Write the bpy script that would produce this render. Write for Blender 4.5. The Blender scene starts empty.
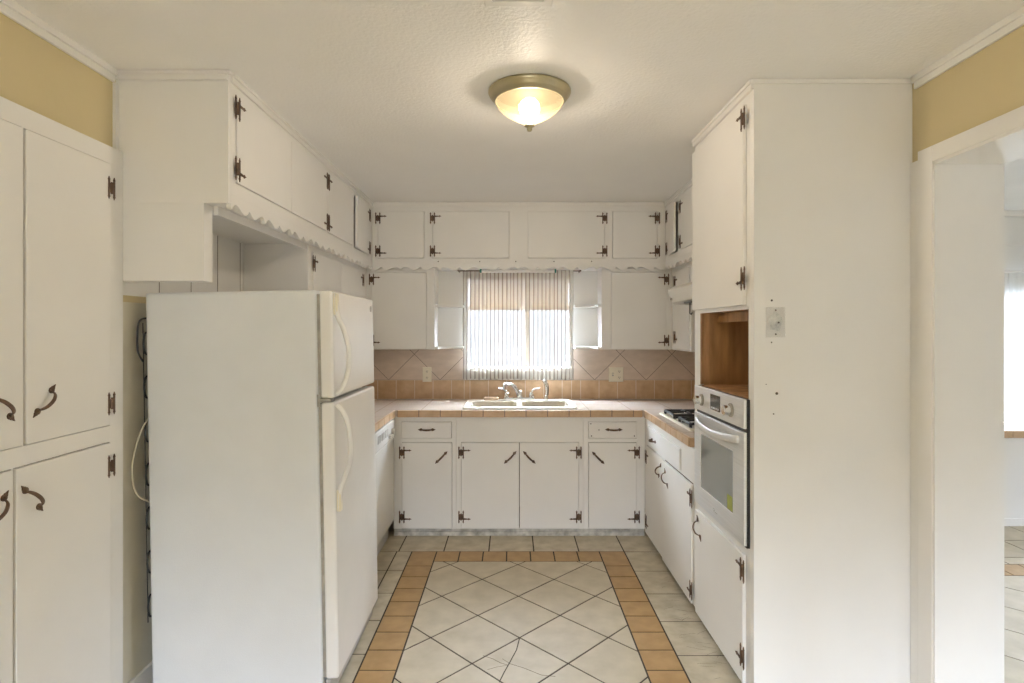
import bpy, bmesh, math, random
from mathutils import Vector, Matrix
random.seed(7)
sc = bpy.context.scene
COL = sc.collection
PI = math.pi
SKY = 245.0
WM = {}                                   # world matrix of every object made here

# ------------------------------------------------------------------ materials
def nt(name):
    m = bpy.data.materials.new(name); m.use_nodes = True
    t = m.node_tree; b = t.nodes['Principled BSDF']
    return m, t, b
def noise_mat(name, col, rough=.4, var=.05, scale=4, bump=0, bscale=60, metal=0, col2=None, spec=.5, detail=4, stretch=None):
    m, t, b = nt(name)
    N, L = t.nodes, t.links
    tc = N.new('ShaderNodeTexCoord')
    src = tc.outputs['Object']
    if stretch:
        mp = N.new('ShaderNodeMapping'); mp.inputs['Scale'].default_value = stretch
        L.new(src, mp.inputs['Vector']); src = mp.outputs['Vector']
    nz = N.new('ShaderNodeTexNoise'); nz.inputs['Scale'].default_value = scale; nz.inputs['Detail'].default_value = detail
    L.new(src, nz.inputs['Vector'])
    rp = N.new('ShaderNodeValToRGB')
    a = [max(0, c*(1-var)) for c in col]; c2 = col2 or [min(1, c*(1+var)) for c in col]
    rp.color_ramp.elements[0].position = .3; rp.color_ramp.elements[1].position = .7
    rp.color_ramp.elements[0].color = (*a, 1); rp.color_ramp.elements[1].color = (*c2, 1)
    L.new(nz.outputs['Fac'], rp.inputs['Fac']); L.new(rp.outputs['Color'], b.inputs['Base Color'])
    b.inputs['Roughness'].default_value = rough; b.inputs['Metallic'].default_value = metal
    b.inputs['Specular IOR Level'].default_value = spec
    if bump:
        n2 = N.new('ShaderNodeTexNoise'); n2.inputs['Scale'].default_value = bscale; n2.inputs['Detail'].default_value = 3
        L.new(src, n2.inputs['Vector'])
        bp = N.new('ShaderNodeBump'); bp.inputs['Strength'].default_value = bump; bp.inputs['Distance'].default_value = .01
        L.new(n2.outputs['Fac'], bp.inputs['Height']); L.new(bp.outputs['Normal'], b.inputs['Normal'])
    return m
M = {}
M['paint'] = noise_mat('cream_white_cabinet_paint', (.85, .832, .80), .38, .02, 3, .05, 40)
M['wallwhite'] = noise_mat('white_wall_paint', (.85, .835, .80), .45, .02, 3, .05, 30)
M['yellow'] = noise_mat('mustard_wall_paint', (.60, .50, .29), .5, .03, 2, .05, 40)
M['primer'] = noise_mat('bare_beige_board', (.72, .68, .57), .7, .06, 5)
M['ceiling'] = noise_mat('textured_ceiling_paint', (.92, .905, .88), .52, .02, 2, .24, 75, spec=.13)
M['trim'] = noise_mat('trim_gloss_paint', (.85, .83, .795), .33, .02, 4)
M['bronze'] = noise_mat('dark_bronze', (.115, .066, .040), .5, .3, 30, metal=.3)
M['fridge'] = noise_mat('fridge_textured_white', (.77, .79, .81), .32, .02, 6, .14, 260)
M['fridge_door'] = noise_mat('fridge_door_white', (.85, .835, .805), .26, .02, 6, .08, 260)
M['ivory'] = noise_mat('aged_ivory_plastic', (.78, .72, .56), .35, .05, 8)
M['gasket'] = noise_mat('grey_gasket', (.35, .33, .29), .6, .2, 20)
M['black'] = noise_mat('black_metal', (.015, .015, .016), .4, .2, 20)
M['grate'] = noise_mat('cast_iron', (.02, .02, .022), .5, .2, 40)
M['steel'] = noise_mat('brushed_steel', (.80, .81, .82), .36, .05, 6, metal=.6, stretch=(1, 1, 30))
M['chrome'] = noise_mat('chrome', (.85, .85, .85), .12, .02, 6, metal=1)
M['darkliner'] = noise_mat('dark_lamp_liner', (.016, .012, .007), .9, .1, 20, spec=.02)
M['brass'] = noise_mat('antique_brass', (.46, .41, .27), .3, .06, 12, metal=.9)
M['enamel'] = noise_mat('bisque_enamel', (.85, .80, .68), .25, .02, 4)
M['whiteplastic'] = noise_mat('white_appliance', (.80, .78, .73), .2, .02, 4)
M['greyplastic'] = noise_mat('grey_plastic', (.42, .41, .38), .5, .05, 10)
M['outlet'] = noise_mat('almond_plastic', (.80, .74, .60), .35, .03, 10)
M['wood'] = noise_mat('bare_brown_plywood', (.34, .165, .06), .55, .3, 3, .1, 30, col2=(.52, .29, .125), stretch=(6, 6, 1))
M['inside'] = noise_mat('cabinet_inside', (.25, .2, .14), .7, .2, 4)
M['soap'] = noise_mat('tan_soap', (.72, .55, .41), .5, .06, 30)
def slat_mat():
    m, t, b = nt('tan_blind_slat'); N, L = t.nodes, t.links; out = N['Material Output']
    b.inputs['Base Color'].default_value = (.58, .45, .30, 1); b.inputs['Roughness'].default_value = .5
    tl = N.new('ShaderNodeBsdfTranslucent'); tl.inputs['Color'].default_value = (.75, .58, .38, 1)
    mx = N.new('ShaderNodeMixShader'); mx.inputs['Fac'].default_value = .2
    L.new(b.outputs[0], mx.inputs[1]); L.new(tl.outputs[0], mx.inputs[2]); L.new(mx.outputs[0], out.inputs['Surface']); return m
M['slat'] = slat_mat()
M['green'] = noise_mat('green_tape', (.02, .20, .15), .4, .1, 20)
M['cord'] = noise_mat('cream_cord', (.56, .51, .40), .5, .05, 10)
M['grout'] = noise_mat('brown_grout', (.055, .040, .026), .85, .25, 12)
M['grout2'] = noise_mat('taupe_grout', (.20, .155, .12), .85, .15, 12)
M['grout3'] = noise_mat('light_tan_grout', (.70, .61, .50), .8, .1, 12)
M['creamtile'] = noise_mat('cream_floor_tile', (.53, .46, .335), .50, .06, 9, .06, 25, col2=(.605, .53, .40), detail=9, spec=.3)
M['agedtile'] = noise_mat('worn_cream_tile', (.48, .415, .295), .50, .10, 11, .08, 25, col2=(.60, .53, .40), detail=9, spec=.3)
M['tantile'] = noise_mat('tan_floor_tile', (.395, .235, .085), .42, .08, 14, .06, 30, col2=(.46, .285, .115), detail=8)
M['splash'] = noise_mat('taupe_wall_tile', (.60, .49, .40), .35, .05, 9, .05, 20, col2=(.67, .555, .46), detail=8, stretch=(1, 1, 2.5))
M['splashtan'] = noise_mat('tan_wall_tile', (.52, .34, .19), .35, .10, 14, .05, 30, col2=(.60, .41, .25), detail=8)
M['toe'] = noise_mat('grey_scuffed_toe_board', (.36, .34, .30), .6, .3, 14, detail=8, col2=(.74, .71, .65))
M['mark'] = noise_mat('small_dark_mark', (.06, .045, .035), .7, .1, 20)
M['logo'] = noise_mat('grey_emblem', (.38, .37, .35), .4, .1, 20)
M['energy'] = noise_mat('yellow_green_sticker', (.32, .36, .05), .5, .1, 20)
M['patch'] = noise_mat('bare_patch', (.72, .73, .70), .6, .15, 90, col2=(.86, .86, .82))

def clear_mat(name, rough=.05, tint=(1, 1, 1), mixf=.12):
    m, t, b = nt(name); N, L = t.nodes, t.links
    out = N['Material Output']
    tr = N.new('ShaderNodeBsdfTransparent'); tr.inputs['Color'].default_value = (*tint, 1)
    gl = N.new('ShaderNodeBsdfGlossy'); gl.inputs['Roughness'].default_value = rough
    mx = N.new('ShaderNodeMixShader'); mx.inputs['Fac'].default_value = mixf
    L.new(tr.outputs[0], mx.inputs[1]); L.new(gl.outputs[0], mx.inputs[2]); L.new(mx.outputs[0], out.inputs['Surface'])
    return m
M['glass'] = clear_mat('window_glass', .03, (.95, .97, .97), .08)
M['plate'] = clear_mat('clear_plastic_plate', .12, (.985, .985, .98), .07)
m, t, b = nt('oven_door_glass')
b.inputs['Base Color'].default_value = (.20, .225, .225, 1); b.inputs['Roughness'].default_value = .06; b.inputs['Specular IOR Level'].default_value = 1.0
b.inputs['Coat Weight'].default_value = .6; b.inputs['Coat Roughness'].default_value = .04
M['ovenglass'] = m
m, t, b = nt('oven_display'); b.inputs['Base Color'].default_value = (.02, .02, .022, 1); b.inputs['Roughness'].default_value = .08
M['display'] = m

def bowl_mat():
    m, t, b = nt('frosted_ribbed_glass'); N, L = t.nodes, t.links; out = N['Material Output']
    tl = N.new('ShaderNodeBsdfTranslucent'); tl.inputs['Color'].default_value = (1, .80, .46, 1)
    rf = N.new('ShaderNodeBsdfRefraction'); rf.inputs['Color'].default_value = (1, .88, .66, 1); rf.inputs['Roughness'].default_value = .42; rf.inputs['IOR'].default_value = 1.12
    gl = N.new('ShaderNodeBsdfGlossy'); gl.inputs['Color'].default_value = (1, .93, .8, 1); gl.inputs['Roughness'].default_value = .22
    tr = N.new('ShaderNodeBsdfTransparent'); tr.inputs['Color'].default_value = (1, .95, .86, 1)
    m0 = N.new('ShaderNodeMixShader'); m0.inputs['Fac'].default_value = .5
    m1 = N.new('ShaderNodeMixShader'); m1.inputs['Fac'].default_value = .25
    m2 = N.new('ShaderNodeMixShader'); m2.inputs['Fac'].default_value = .88
    L.new(tl.outputs[0], m0.inputs[1]); L.new(rf.outputs[0], m0.inputs[2])
    L.new(m0.outputs[0], m1.inputs[1]); L.new(gl.outputs[0], m1.inputs[2])
    L.new(m1.outputs[0], m2.inputs[1]); L.new(tr.outputs[0], m2.inputs[2]); L.new(m2.outputs[0], out.inputs['Surface'])
    return m
M['bowl'] = bowl_mat()

def curtain_mat(name, period, base, stripe, tfac=.22, trans=.05):
    m, t, b = nt(name); N, L = t.nodes, t.links; out = N['Material Output']
    tc = N.new('ShaderNodeTexCoord'); sp = N.new('ShaderNodeSeparateXYZ'); L.new(tc.outputs['Object'], sp.inputs[0])
    nz = N.new('ShaderNodeTexNoise'); nz.inputs['Scale'].default_value = 10; nz.noise_dimensions = '1D'; L.new(sp.outputs['X'], nz.inputs['W'])
    ad = N.new('ShaderNodeMath'); ad.operation = 'MULTIPLY_ADD'; ad.inputs[1].default_value = .03; L.new(nz.outputs['Fac'], ad.inputs[0]); L.new(sp.outputs['X'], ad.inputs[2])
    md = N.new('ShaderNodeMath'); md.operation = 'PINGPONG'; md.inputs[1].default_value = period; L.new(ad.outputs[0], md.inputs[0])
    lt = N.new('ShaderNodeMapRange'); lt.inputs['From Min'].default_value = .0; lt.inputs['From Max'].default_value = period*.46
    L.new(md.outputs[0], lt.inputs['Value'])
    mc = N.new('ShaderNodeMix'); mc.data_type = 'RGBA'
    mc.inputs['A'].default_value = (*stripe, 1); mc.inputs['B'].default_value = (*base, 1); L.new(lt.outputs[0], mc.inputs['Factor'])
    df = N.new('ShaderNodeBsdfDiffuse'); tl = N.new('ShaderNodeBsdfTranslucent'); tr = N.new('ShaderNodeBsdfTransparent')
    md2 = N.new('ShaderNodeMix'); md2.data_type = 'RGBA'; md2.inputs['A'].default_value = (*[c**.68 for c in stripe], 1); md2.inputs['B'].default_value = (*base, 1); L.new(lt.outputs[0], md2.inputs['Factor'])
    L.new(md2.outputs['Result'], df.inputs['Color']); L.new(mc.outputs['Result'], tl.inputs['Color']); L.new(mc.outputs['Result'], tr.inputs['Color'])
    m1 = N.new('ShaderNodeMixShader'); m1.inputs['Fac'].default_value = tfac
    m2 = N.new('ShaderNodeMixShader'); m2.inputs['Fac'].default_value = trans
    L.new(df.outputs[0], m1.inputs[1]); L.new(tl.outputs[0], m1.inputs[2])
    L.new(m1.outputs[0], m2.inputs[1]); L.new(tr.outputs[0], m2.inputs[2]); L.new(m2.outputs[0], out.inputs['Surface'])
    return m
M['sheer'] = curtain_mat('striped_sheer_fabric', .0165, (.86, .84, .80), (.22, .17, .135), 0, .27)
M['sheer2'] = curtain_mat('plain_sheer_fabric', .03, (.88, .87, .84), (.78, .76, .72), .05, .06)

# the counter top: large taupe tiles drawn as a grid
def counter_mat():
    m, t, b = nt('taupe_counter_tile'); N, L = t.nodes, t.links
    tc = N.new('ShaderNodeTexCoord')
    mp = N.new('ShaderNodeMapping'); mp.inputs['Location'].default_value = (.05, .12, 0); L.new(tc.outputs['Object'], mp.inputs['Vector'])
    br = N.new('ShaderNodeTexBrick'); br.offset = 0; br.inputs['Scale'].default_value = 1
    br.inputs['Brick Width'].default_value = .31; br.inputs['Row Height'].default_value = .31; br.inputs['Mortar Size'].default_value = .003
    br.inputs['Color1'].default_value = (.70, .60, .51, 1); br.inputs['Color2'].default_value = (.675, .575, .485, 1); br.inputs['Mortar'].default_value = (.44, .36, .29, 1)
    L.new(mp.outputs[0], br.inputs['Vector']); L.new(br.outputs['Color'], b.inputs['Base Color'])
    b.inputs['Roughness'].default_value = .22
    return m
M['counter'] = counter_mat()

# ------------------------------------------------------------------ helpers
def obj(name, bm, mats, parent=None, bevel=0, smooth=False, seg=2, dbl=True, basis=None):
    if isinstance(bm, bpy.types.Mesh): me = bm
    else:
        if dbl: bmesh.ops.remove_doubles(bm, verts=bm.verts, dist=1e-5)
        bmesh.ops.recalc_face_normals(bm, faces=bm.faces)
        me = bpy.data.meshes.new(name); bm.to_mesh(me); bm.free()
        for x in (mats if isinstance(mats, (list, tuple)) else [mats]): me.materials.append(M[x])
        if smooth:
            for p in me.polygons: p.use_smooth = True
    o = bpy.data.objects.new(name, me); COL.objects.link(o)
    B = basis or Matrix.Identity(4)
    o.matrix_basis = B
    if parent is not None:
        o.parent = parent; o.matrix_parent_inverse = WM[parent.name].inverted()
    WM[o.name] = B
    if bevel:
        bv = o.modifiers.new('bevel', 'BEVEL'); bv.width = bevel; bv.segments = seg; bv.limit_method = 'ANGLE'; bv.angle_limit = .6
    return o
def thing(name, label, cat, loc, group=None):
    o = bpy.data.objects.new(name, None); COL.objects.link(o); o.empty_display_size = .1
    o.location = loc; WM[o.name] = Matrix.Translation(loc)
    o['label'] = label; o['category'] = cat
    if group: o['group'] = group
    return o
def tag(o, label, cat, group=None):
    o['label'] = label; o['category'] = cat
    if group: o['group'] = group
    return o
def struct(o, label=None, cat=None):
    o['kind'] = 'structure'
    if label: o['label'] = label
    if cat: o['category'] = cat
    return o
def box(bm, x0, x1, y0, y1, z0, z1, mi=0, R=None):
    vs = [Vector((x, y, z)) for x in (x0, x1) for y in (y0, y1) for z in (z0, z1)]
    if R is not None: vs = [R @ v for v in vs]
    v = [bm.verts.new(p) for p in vs]
    for f in ((0, 1, 3, 2), (4, 6, 7, 5), (0, 4, 5, 1), (2, 3, 7, 6), (0, 2, 6, 4), (1, 5, 7, 3)):
        bm.faces.new([v[i] for i in f]).material_index = mi
def B(*a):
    bm = bmesh.new(); box(bm, *a); return bm
class Face:                                     # a cabinet front: u along it, z up, d outwards
    def __init__(s, axis, pos, sign): s.axis, s.pos, s.sign = axis, pos, sign
    def P(s, u, z, d):
        w = s.pos + s.sign*d
        return Vector((w, u, z)) if s.axis == 'x' else Vector((u, w, z))
    def u(s): return Vector((0, 1, 0)) if s.axis == 'x' else Vector((1, 0, 0))
    def n(s): return Vector((s.sign, 0, 0)) if s.axis == 'x' else Vector((0, s.sign, 0))
    def box(s, bm, u0, u1, z0, z1, d0, d1, mi=0):
        a, b = s.P(u0, z0, d0), s.P(u1, z1, d1)
        box(bm, min(a.x, b.x), max(a.x, b.x), min(a.y, b.y), max(a.y, b.y), z0, z1, mi)
def plate(bm, P, rect, holes, d0, d1, mi=0):    # a board with rectangular openings
    u0, u1, z0, z1 = rect
    us = sorted({u0, u1, *[min(max(h[i], u0), u1) for h in holes for i in (0, 1)]})
    zs = sorted({z0, z1, *[min(max(h[i], z0), z1) for h in holes for i in (2, 3)]})
    def fil(i, j):
        if i < 0 or j < 0 or i >= len(us)-1 or j >= len(zs)-1: return False
        a, b = (us[i]+us[i+1])/2, (zs[j]+zs[j+1])/2
        return not any(h[0] < a < h[1] and h[2] < b < h[3] for h in holes)
    def q(*ps): bm.faces.new([bm.verts.new(P(*p)) for p in ps]).material_index = mi
    for i in range(len(us)-1):
        for j in range(len(zs)-1):
            if not fil(i, j): continue
            a, b, c, e = us[i], us[i+1], zs[j], zs[j+1]
            q((a, c, d1), (b, c, d1), (b, e, d1), (a, e, d1)); q((a, c, d0), (a, e, d0), (b, e, d0), (b, c, d0))
            if not fil(i-1, j): q((a, c, d0), (a, c, d1), (a, e, d1), (a, e, d0))
            if not fil(i+1, j): q((b, c, d0), (b, c, d1), (b, e, d1), (b, e, d0))
            if not fil(i, j-1): q((a, c, d0), (b, c, d0), (b, c, d1), (a, c, d1))
            if not fil(i, j+1): q((a, e, d0), (b, e, d0), (b, e, d1), (a, e, d1))
def prism(bm, pts, mapf, d0, d1, mi=0):         # polygon (a,b) extruded between two depths
    lo = [bm.verts.new(mapf(a, b, d0)) for a, b in pts]; hi = [bm.verts.new(mapf(a, b, d1)) for a, b in pts]
    bm.faces.new(hi).material_index = mi; bm.faces.new(lo[::-1]).material_index = mi
    n = len(pts)
    for i in range(n): bm.faces.new((lo[i], lo[(i+1) % n], hi[(i+1) % n], hi[i])).material_index = mi
def lathe(bm, prof, c, axis='z', seg=48, mi=0, ripple=None, closed=False):
    rings = []
    for r, h in prof:
        ring = []
        for k in range(seg):
            a = 2*PI*k/seg; rr = r if ripple is None else r*(1+ripple(k))
            p = (rr*math.cos(a), rr*math.sin(a), h)
            if axis == 'x': p = (p[2], p[0], p[1])
            if axis == 'y': p = (p[0], p[2], p[1])
            ring.append(bm.verts.new(Vector(c)+Vector(p)))
        rings.append(ring)
    for a, b in zip(rings, rings[1:]):
        for k in range(seg): bm.faces.new((a[k], a[(k+1) % seg], b[(k+1) % seg], b[k])).material_index = mi
    if prof[0][0] > 0 and not closed: bm.faces.new(rings[0]).material_index = mi
    if prof[-1][0] > 0 and not closed: bm.faces.new(rings[-1][::-1]).material_index = mi
def tube(bm, pts, rad, seg=10, mi=0, flat=None, upv=None):
    pts = [Vector(p) for p in pts]; rings = []; n = len(pts)
    if not isinstance(rad, (list, tuple)): rad = [rad]*n
    ref = Vector(upv) if upv else None
    for i, p in enumerate(pts):
        t = (pts[min(i+1, n-1)]-pts[max(i-1, 0)]).normalized()
        if ref is None: ref = Vector((0, 0, 1)) if abs(t.z) < .9 else Vector((1, 0, 0))
        a = (ref - t*ref.dot(t)).normalized(); b = t.cross(a)
        if upv is None: ref = a
        fa, fb = flat or (1, 1)
        rings.append([bm.verts.new(p + (a*math.cos(2*PI*k/seg)*fa + b*math.sin(2*PI*k/seg)*fb)*rad[i]) for k in range(seg)])
    for a, b in zip(rings, rings[1:]):
        for k in range(seg): bm.faces.new((a[k], a[(k+1) % seg], b[(k+1) % seg], b[k])).material_index = mi
    bm.faces.new(rings[0]).material_index = mi; bm.faces.new(rings[-1][::-1]).material_index = mi
def spline(ctrl, n=8):
    c = [Vector(p) for p in ctrl]; out = []
    for i in range(len(c)-1):
        p0, p1, p2, p3 = c[max(i-1, 0)], c[i], c[i+1], c[min(i+2, len(c)-1)]
        for k in range(n):
            t = k/n
            out.append(.5*((2*p1)+(p2-p0)*t+(2*p0-5*p1+4*p2-p3)*t*t+(3*p1-p0-3*p2+p3)*t**3))
    out.append(c[-1]); return out
def clip(poly, nx, ny, d):                      # keep nx*x+ny*y <= d
    out = []
    for i in range(len(poly)):
        a, b = poly[i], poly[(i+1) % len(poly)]
        da, db = nx*a[0]+ny*a[1]-d, nx*b[0]+ny*b[1]-d
        if da <= 0: out.append(a)
        if (da < 0 < db) or (db < 0 < da):
            s = da/(da-db); out.append((a[0]+(b[0]-a[0])*s, a[1]+(b[1]-a[1])*s))
    return out
def cliprect(p, x0, x1, y0, y1):
    for c in ((-1, 0, -x0), (1, 0, x1), (0, -1, -y0), (0, 1, y1)):
        if len(p) < 3: return []
        p = clip(p, *c)
    return p
def area(p): return sum(p[i][0]*p[(i+1) % len(p)][1]-p[(i+1) % len(p)][0]*p[i][1] for i in range(len(p)))/2
def inset(p, g):
    if len(p) < 3: return []
    if area(p) < 0: p = p[::-1]
    q = list(p)
    for i in range(len(p)):
        a, b = p[i], p[(i+1) % len(p)]
        ex, ey = b[0]-a[0], b[1]-a[1]; l = math.hypot(ex, ey)
        if l < 1e-6: continue
        nx, ny = ey/l, -ex/l
        q = clip(q, nx, ny, nx*a[0]+ny*a[1]-g)
        if len(q) < 3: return []
    return q if abs(area(q)) > 1e-5 else []
def R4(x0, x1, y0, y1): return [(x0, y0), (x1, y0), (x1, y1), (x0, y1)]
def tilepoly(bm, p, g, mapf, mi, top=0, drop=-.003):
    p = inset(p, g)
    if not p: return
    hi = [bm.verts.new(mapf(a, b, top)) for a, b in p]; bm.faces.new(hi).material_index = mi
    q = inset(p, -.0012) if False else p
    lo = [bm.verts.new(mapf(a, b, drop)) for a, b in p]
    n = len(p)
    for i in range(n): bm.faces.new((lo[i], lo[(i+1) % n], hi[(i+1) % n], hi[i])).material_index = mi
def floor_tiles(bm, rect, x0, y0, sx, sy, g, mi, mapf, aged=0, mi2=None):
    i0, i1 = math.floor((rect[0]-x0)/sx)-1, math.ceil((rect[1]-x0)/sx)+1
    j0, j1 = math.floor((rect[2]-y0)/sy)-1, math.ceil((rect[3]-y0)/sy)+1
    for i in range(i0, i1):
        for j in range(j0, j1):
            p = cliprect(R4(x0+i*sx, x0+(i+1)*sx, y0+j*sy, y0+(j+1)*sy), *rect)
            tilepoly(bm, p, g, mapf, mi)
def diamonds(bm, rect, cx, cy, d, g, mi, mapf):
    h = d/2
    for i in range(-40, 41):
        for j in range(-40, 41):
            if (i+j) % 2: continue
            x, y = cx+i*h, cy+j*h
            if x < rect[0]-d or x > rect[1]+d or y < rect[2]-d or y > rect[3]+d: continue
            p = cliprect([(x-h, y), (x, y-h), (x+h, y), (x, y+h)], *rect)
            tilepoly(bm, p, g, mapf, mi)

# hardware shared by all the doors ------------------------------------------------
def spear(bm, x, z, dx, dz, L, w, mapf, d0, d1):
    px, pz = -dz, dx
    pts = [(x+px*w*.35, z+pz*w*.35), (x+dx*L*.25+px*w*.9, z+dz*L*.25+pz*w*.9), (x+dx*L*.55+px*w*.4, z+dz*L*.55+pz*w*.4), (x+dx*L, z+dz*L),
           (x+dx*L*.55-px*w*.4, z+dz*L*.55-pz*w*.4), (x+dx*L*.25-px*w*.9, z+dz*L*.25-pz*w*.9), (x-px*w*.35, z-pz*w*.35)]
    prism(bm, pts, mapf, d0, d1)
def hinge_mesh(arm=True):
    bm = bmesh.new(); mf = lambda a, b, d: Vector((a, d, b))
    for x in (-.016, .016):
        prism(bm, [(x-.0042, -.034), (x+.0042, -.034), (x+.0042, .034), (x-.0042, .034)], mf, 0, .0035)
        for s in (-1, 1): spear(bm, x, s*.032, 0, s, .017, .0075, mf, 0, .0035)
    prism(bm, [(-.016, -.021), (-.004, -.021), (-.004, .021), (-.016, .021)], mf, 0, .0035)
    prism(bm, [(.004, -.021), (.016, -.021), (.016, .021), (.004, .021)], mf, 0, .0035)
    lathe(bm, [(.0048, -.025), (.0048, .025)], (0, .003, 0), seg=10)
    if arm: prism(bm, [(.016, .0085), (.052, .0125), (.052, .0195), (.016, .0215)], mf, 0, .0035)
    if arm: spear(bm, .050, .016, 1, 0, .022, .0085, mf, 0, .0035)
    me = bpy.data.meshes.new('strap_hinge'); bmesh.ops.recalc_face_normals(bm, faces=bm.faces); bm.to_mesh(me); bm.free(); me.materials.append(M['bronze']); return me
def pull_mesh():
    bm = bmesh.new(); mf = lambda a, b, d: Vector((a, d, b))
    for s in (-1, 1):
        prism(bm, [(s*.042+.0105*math.cos(2*PI*k/14), .0105*math.sin(2*PI*k/14)) for k in range(14)], mf, 0, .004)
        spear(bm, s*.047, 0, s, 0, .019, .0085, mf, 0, .0035)
        lathe(bm, [(.004, 0), (.004, .0065), (.0015, .0075)], (s*.042, 0, 0), axis='y', seg=8)
    pts = [(-.036, .002, 0), (-.033, .013, 0), (-.022, .025, 0), (0, .031, 0), (.022, .025, 0), (.033, .013, 0), (.036, .002, 0)]
    pts = spline(pts, 5)
    n = len(pts); tube(bm, pts, [.004+.003*math.sin(PI*i/(n-1)) for i in range(n)], 8, flat=(1.0, .55), upv=(0, 0, 1))
    me = bpy.data.meshes.new('bail_pull'); bmesh.ops.recalc_face_normals(bm, faces=bm.faces); bm.to_mesh(me); bm.free(); me.materials.append(M['bronze'])
    return me
HINGE, PULL, HINGE_H = hinge_mesh(), pull_mesh(), hinge_mesh(False)
HINGE_H.transform(Matrix.Scale(.88, 4))
def hardware(mesh, name, door, F, u, z, d, rot=0, su=1, sz=1, G=None):
    n = F.n(); uv = F.u()*su; zv = Vector((0, 0, sz))
    c, s = math.cos(rot), math.sin(rot)
    a = uv*c + zv*s; b = uv*(-s) + zv*c
    p = F.P(u, z, d)
    Mx = Matrix(((a.x, n.x, b.x, p.x), (a.y, n.y, b.y, p.y), (a.z, n.z, b.z, p.z), (0, 0, 0, 1)))
    if G is not None: Mx = G @ Mx
    return obj(name, mesh, None, door, basis=Mx)
def door(T, F, u0, u1, z0, z1, hinge=None, hz=None, handle=None, proud=.007, thick=.019, ajar=0, mat='paint', name='door', bev=.0025, hmesh=None):
    """hinge 'lo'/'hi' end of u; hz the two hinge heights; handle (u, z, angle in degrees)"""
    bm = bmesh.new(); F.box(bm, u0, u1, z0, z1, proud-thick, proud)
    G = None
    if ajar:
        hp = F.P(u0 if hinge == 'lo' else u1, 0, proud); G = Matrix.Translation(hp) @ Matrix.Rotation(ajar, 4, 'Z') @ Matrix.Translation(-hp)
        bmesh.ops.transform(bm, matrix=G, verts=bm.verts)
    o = obj(name, bm, mat, T, bevel=bev)
    if hinge:
        hu = u0-.0015 if hinge == 'lo' else u1+.0015
        su = 1 if hinge == 'lo' else -1
        for k, z in enumerate(hz or (z1-.06, z0+.06)):
            hardware(hmesh or HINGE, 'hinge', o, F, hu, z, proud if not ajar else proud+.001, 0, su, 1 if k == 0 else -1)
    if handle: hardware(PULL, 'handle', o, F, handle[0], handle[1], proud, math.radians(handle[2]), G=G)
    return o
def carcass(T, F, rect, depth, th=.012, mat='inside', name='carcass', d_front=-.019):
    u0, u1, z0, z1 = rect; bm = bmesh.new(); a, b = -depth, d_front
    F.box(bm, u0, u1, z0, z1, a, a+th); F.box(bm, u0, u0+th, z0, z1, a+th, b); F.box(bm, u1-th, u1, z0, z1, a+th, b)
    F.box(bm, u0+th, u1-th, z0, z0+th, a+th, b); F.box(bm, u0+th, u1-th, z1-th, z1, a+th, b)
    return obj(name, bm, mat, T, dbl=False)
def frame(T, F, rect, holes, mat='paint', name='face_frame', th=.019, d=0):
    bm = bmesh.new(); plate(bm, F.P, rect, holes, d-th, d); return obj(name, bm, mat, T, bevel=.0012, seg=1)
def gap(r, g=.0025): return (r[0]-g, r[1]+g, r[2]-g, r[3]+g)

# the repeat of the scalloped edge: (t, height) over half a period
SC = [(0, .05), (.08, .62), (.16, .95), (.25, 1), (.36, .85), (.48, .52), (.60, .16), (.69, 0), (.77, .06), (.86, .32), (.94, .66), (1, .95)]
def scallop(u):
    per = .313; t = (u/per) % 1.0; t = 2*t if t < .5 else 2*(1-t)
    for (a, ha), (b, hb) in zip(SC, SC[1:]):
        if a <= t <= b: return ha+(hb-ha)*(t-a)/(b-a)
    return 0
def valance(T, F, u0, u1, ph, ztop=2.06, zlo=1.997, hgt=.028, th=.019):
    bm = bmesh.new(); n = int((u1-u0)/.0065)
    us = [u0+(u1-u0)*i/n for i in range(n+1)]
    zz = [zlo+hgt*scallop(u-ph) for u in us]
    for d in (0, -th):
        tp = [bm.verts.new(F.P(u, ztop, d)) for u in us]; bt = [bm.verts.new(F.P(u, z, d)) for u, z in zip(us, zz)]
        for i in range(n): bm.faces.new((bt[i], bt[i+1], tp[i+1], tp[i]))
    for i in range(n):
        bm.faces.new([bm.verts.new(F.P(*p)) for p in ((us[i], zz[i], 0), (us[i+1], zz[i+1], 0), (us[i+1], zz[i+1], -th), (us[i], zz[i], -th))])
        bm.faces.new([bm.verts.new(F.P(*p)) for p in ((us[i], ztop, 0), (us[i+1], ztop, 0), (us[i+1], ztop, -th), (us[i], ztop, -th))])
    for u, z in ((u0, zz[0]), (u1, zz[-1])):
        bm.faces.new([bm.verts.new(F.P(*p)) for p in ((u, z, 0), (u, ztop, 0), (u, ztop, -th), (u, z, -th))])
    return obj('scalloped_valance', bm, 'paint', T)

# ------------------------------------------------------------------ the room
XL, XR, YB, ZC = -1.56, 1.625, 4.86, 2.537
YREAR = -5.0
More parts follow.
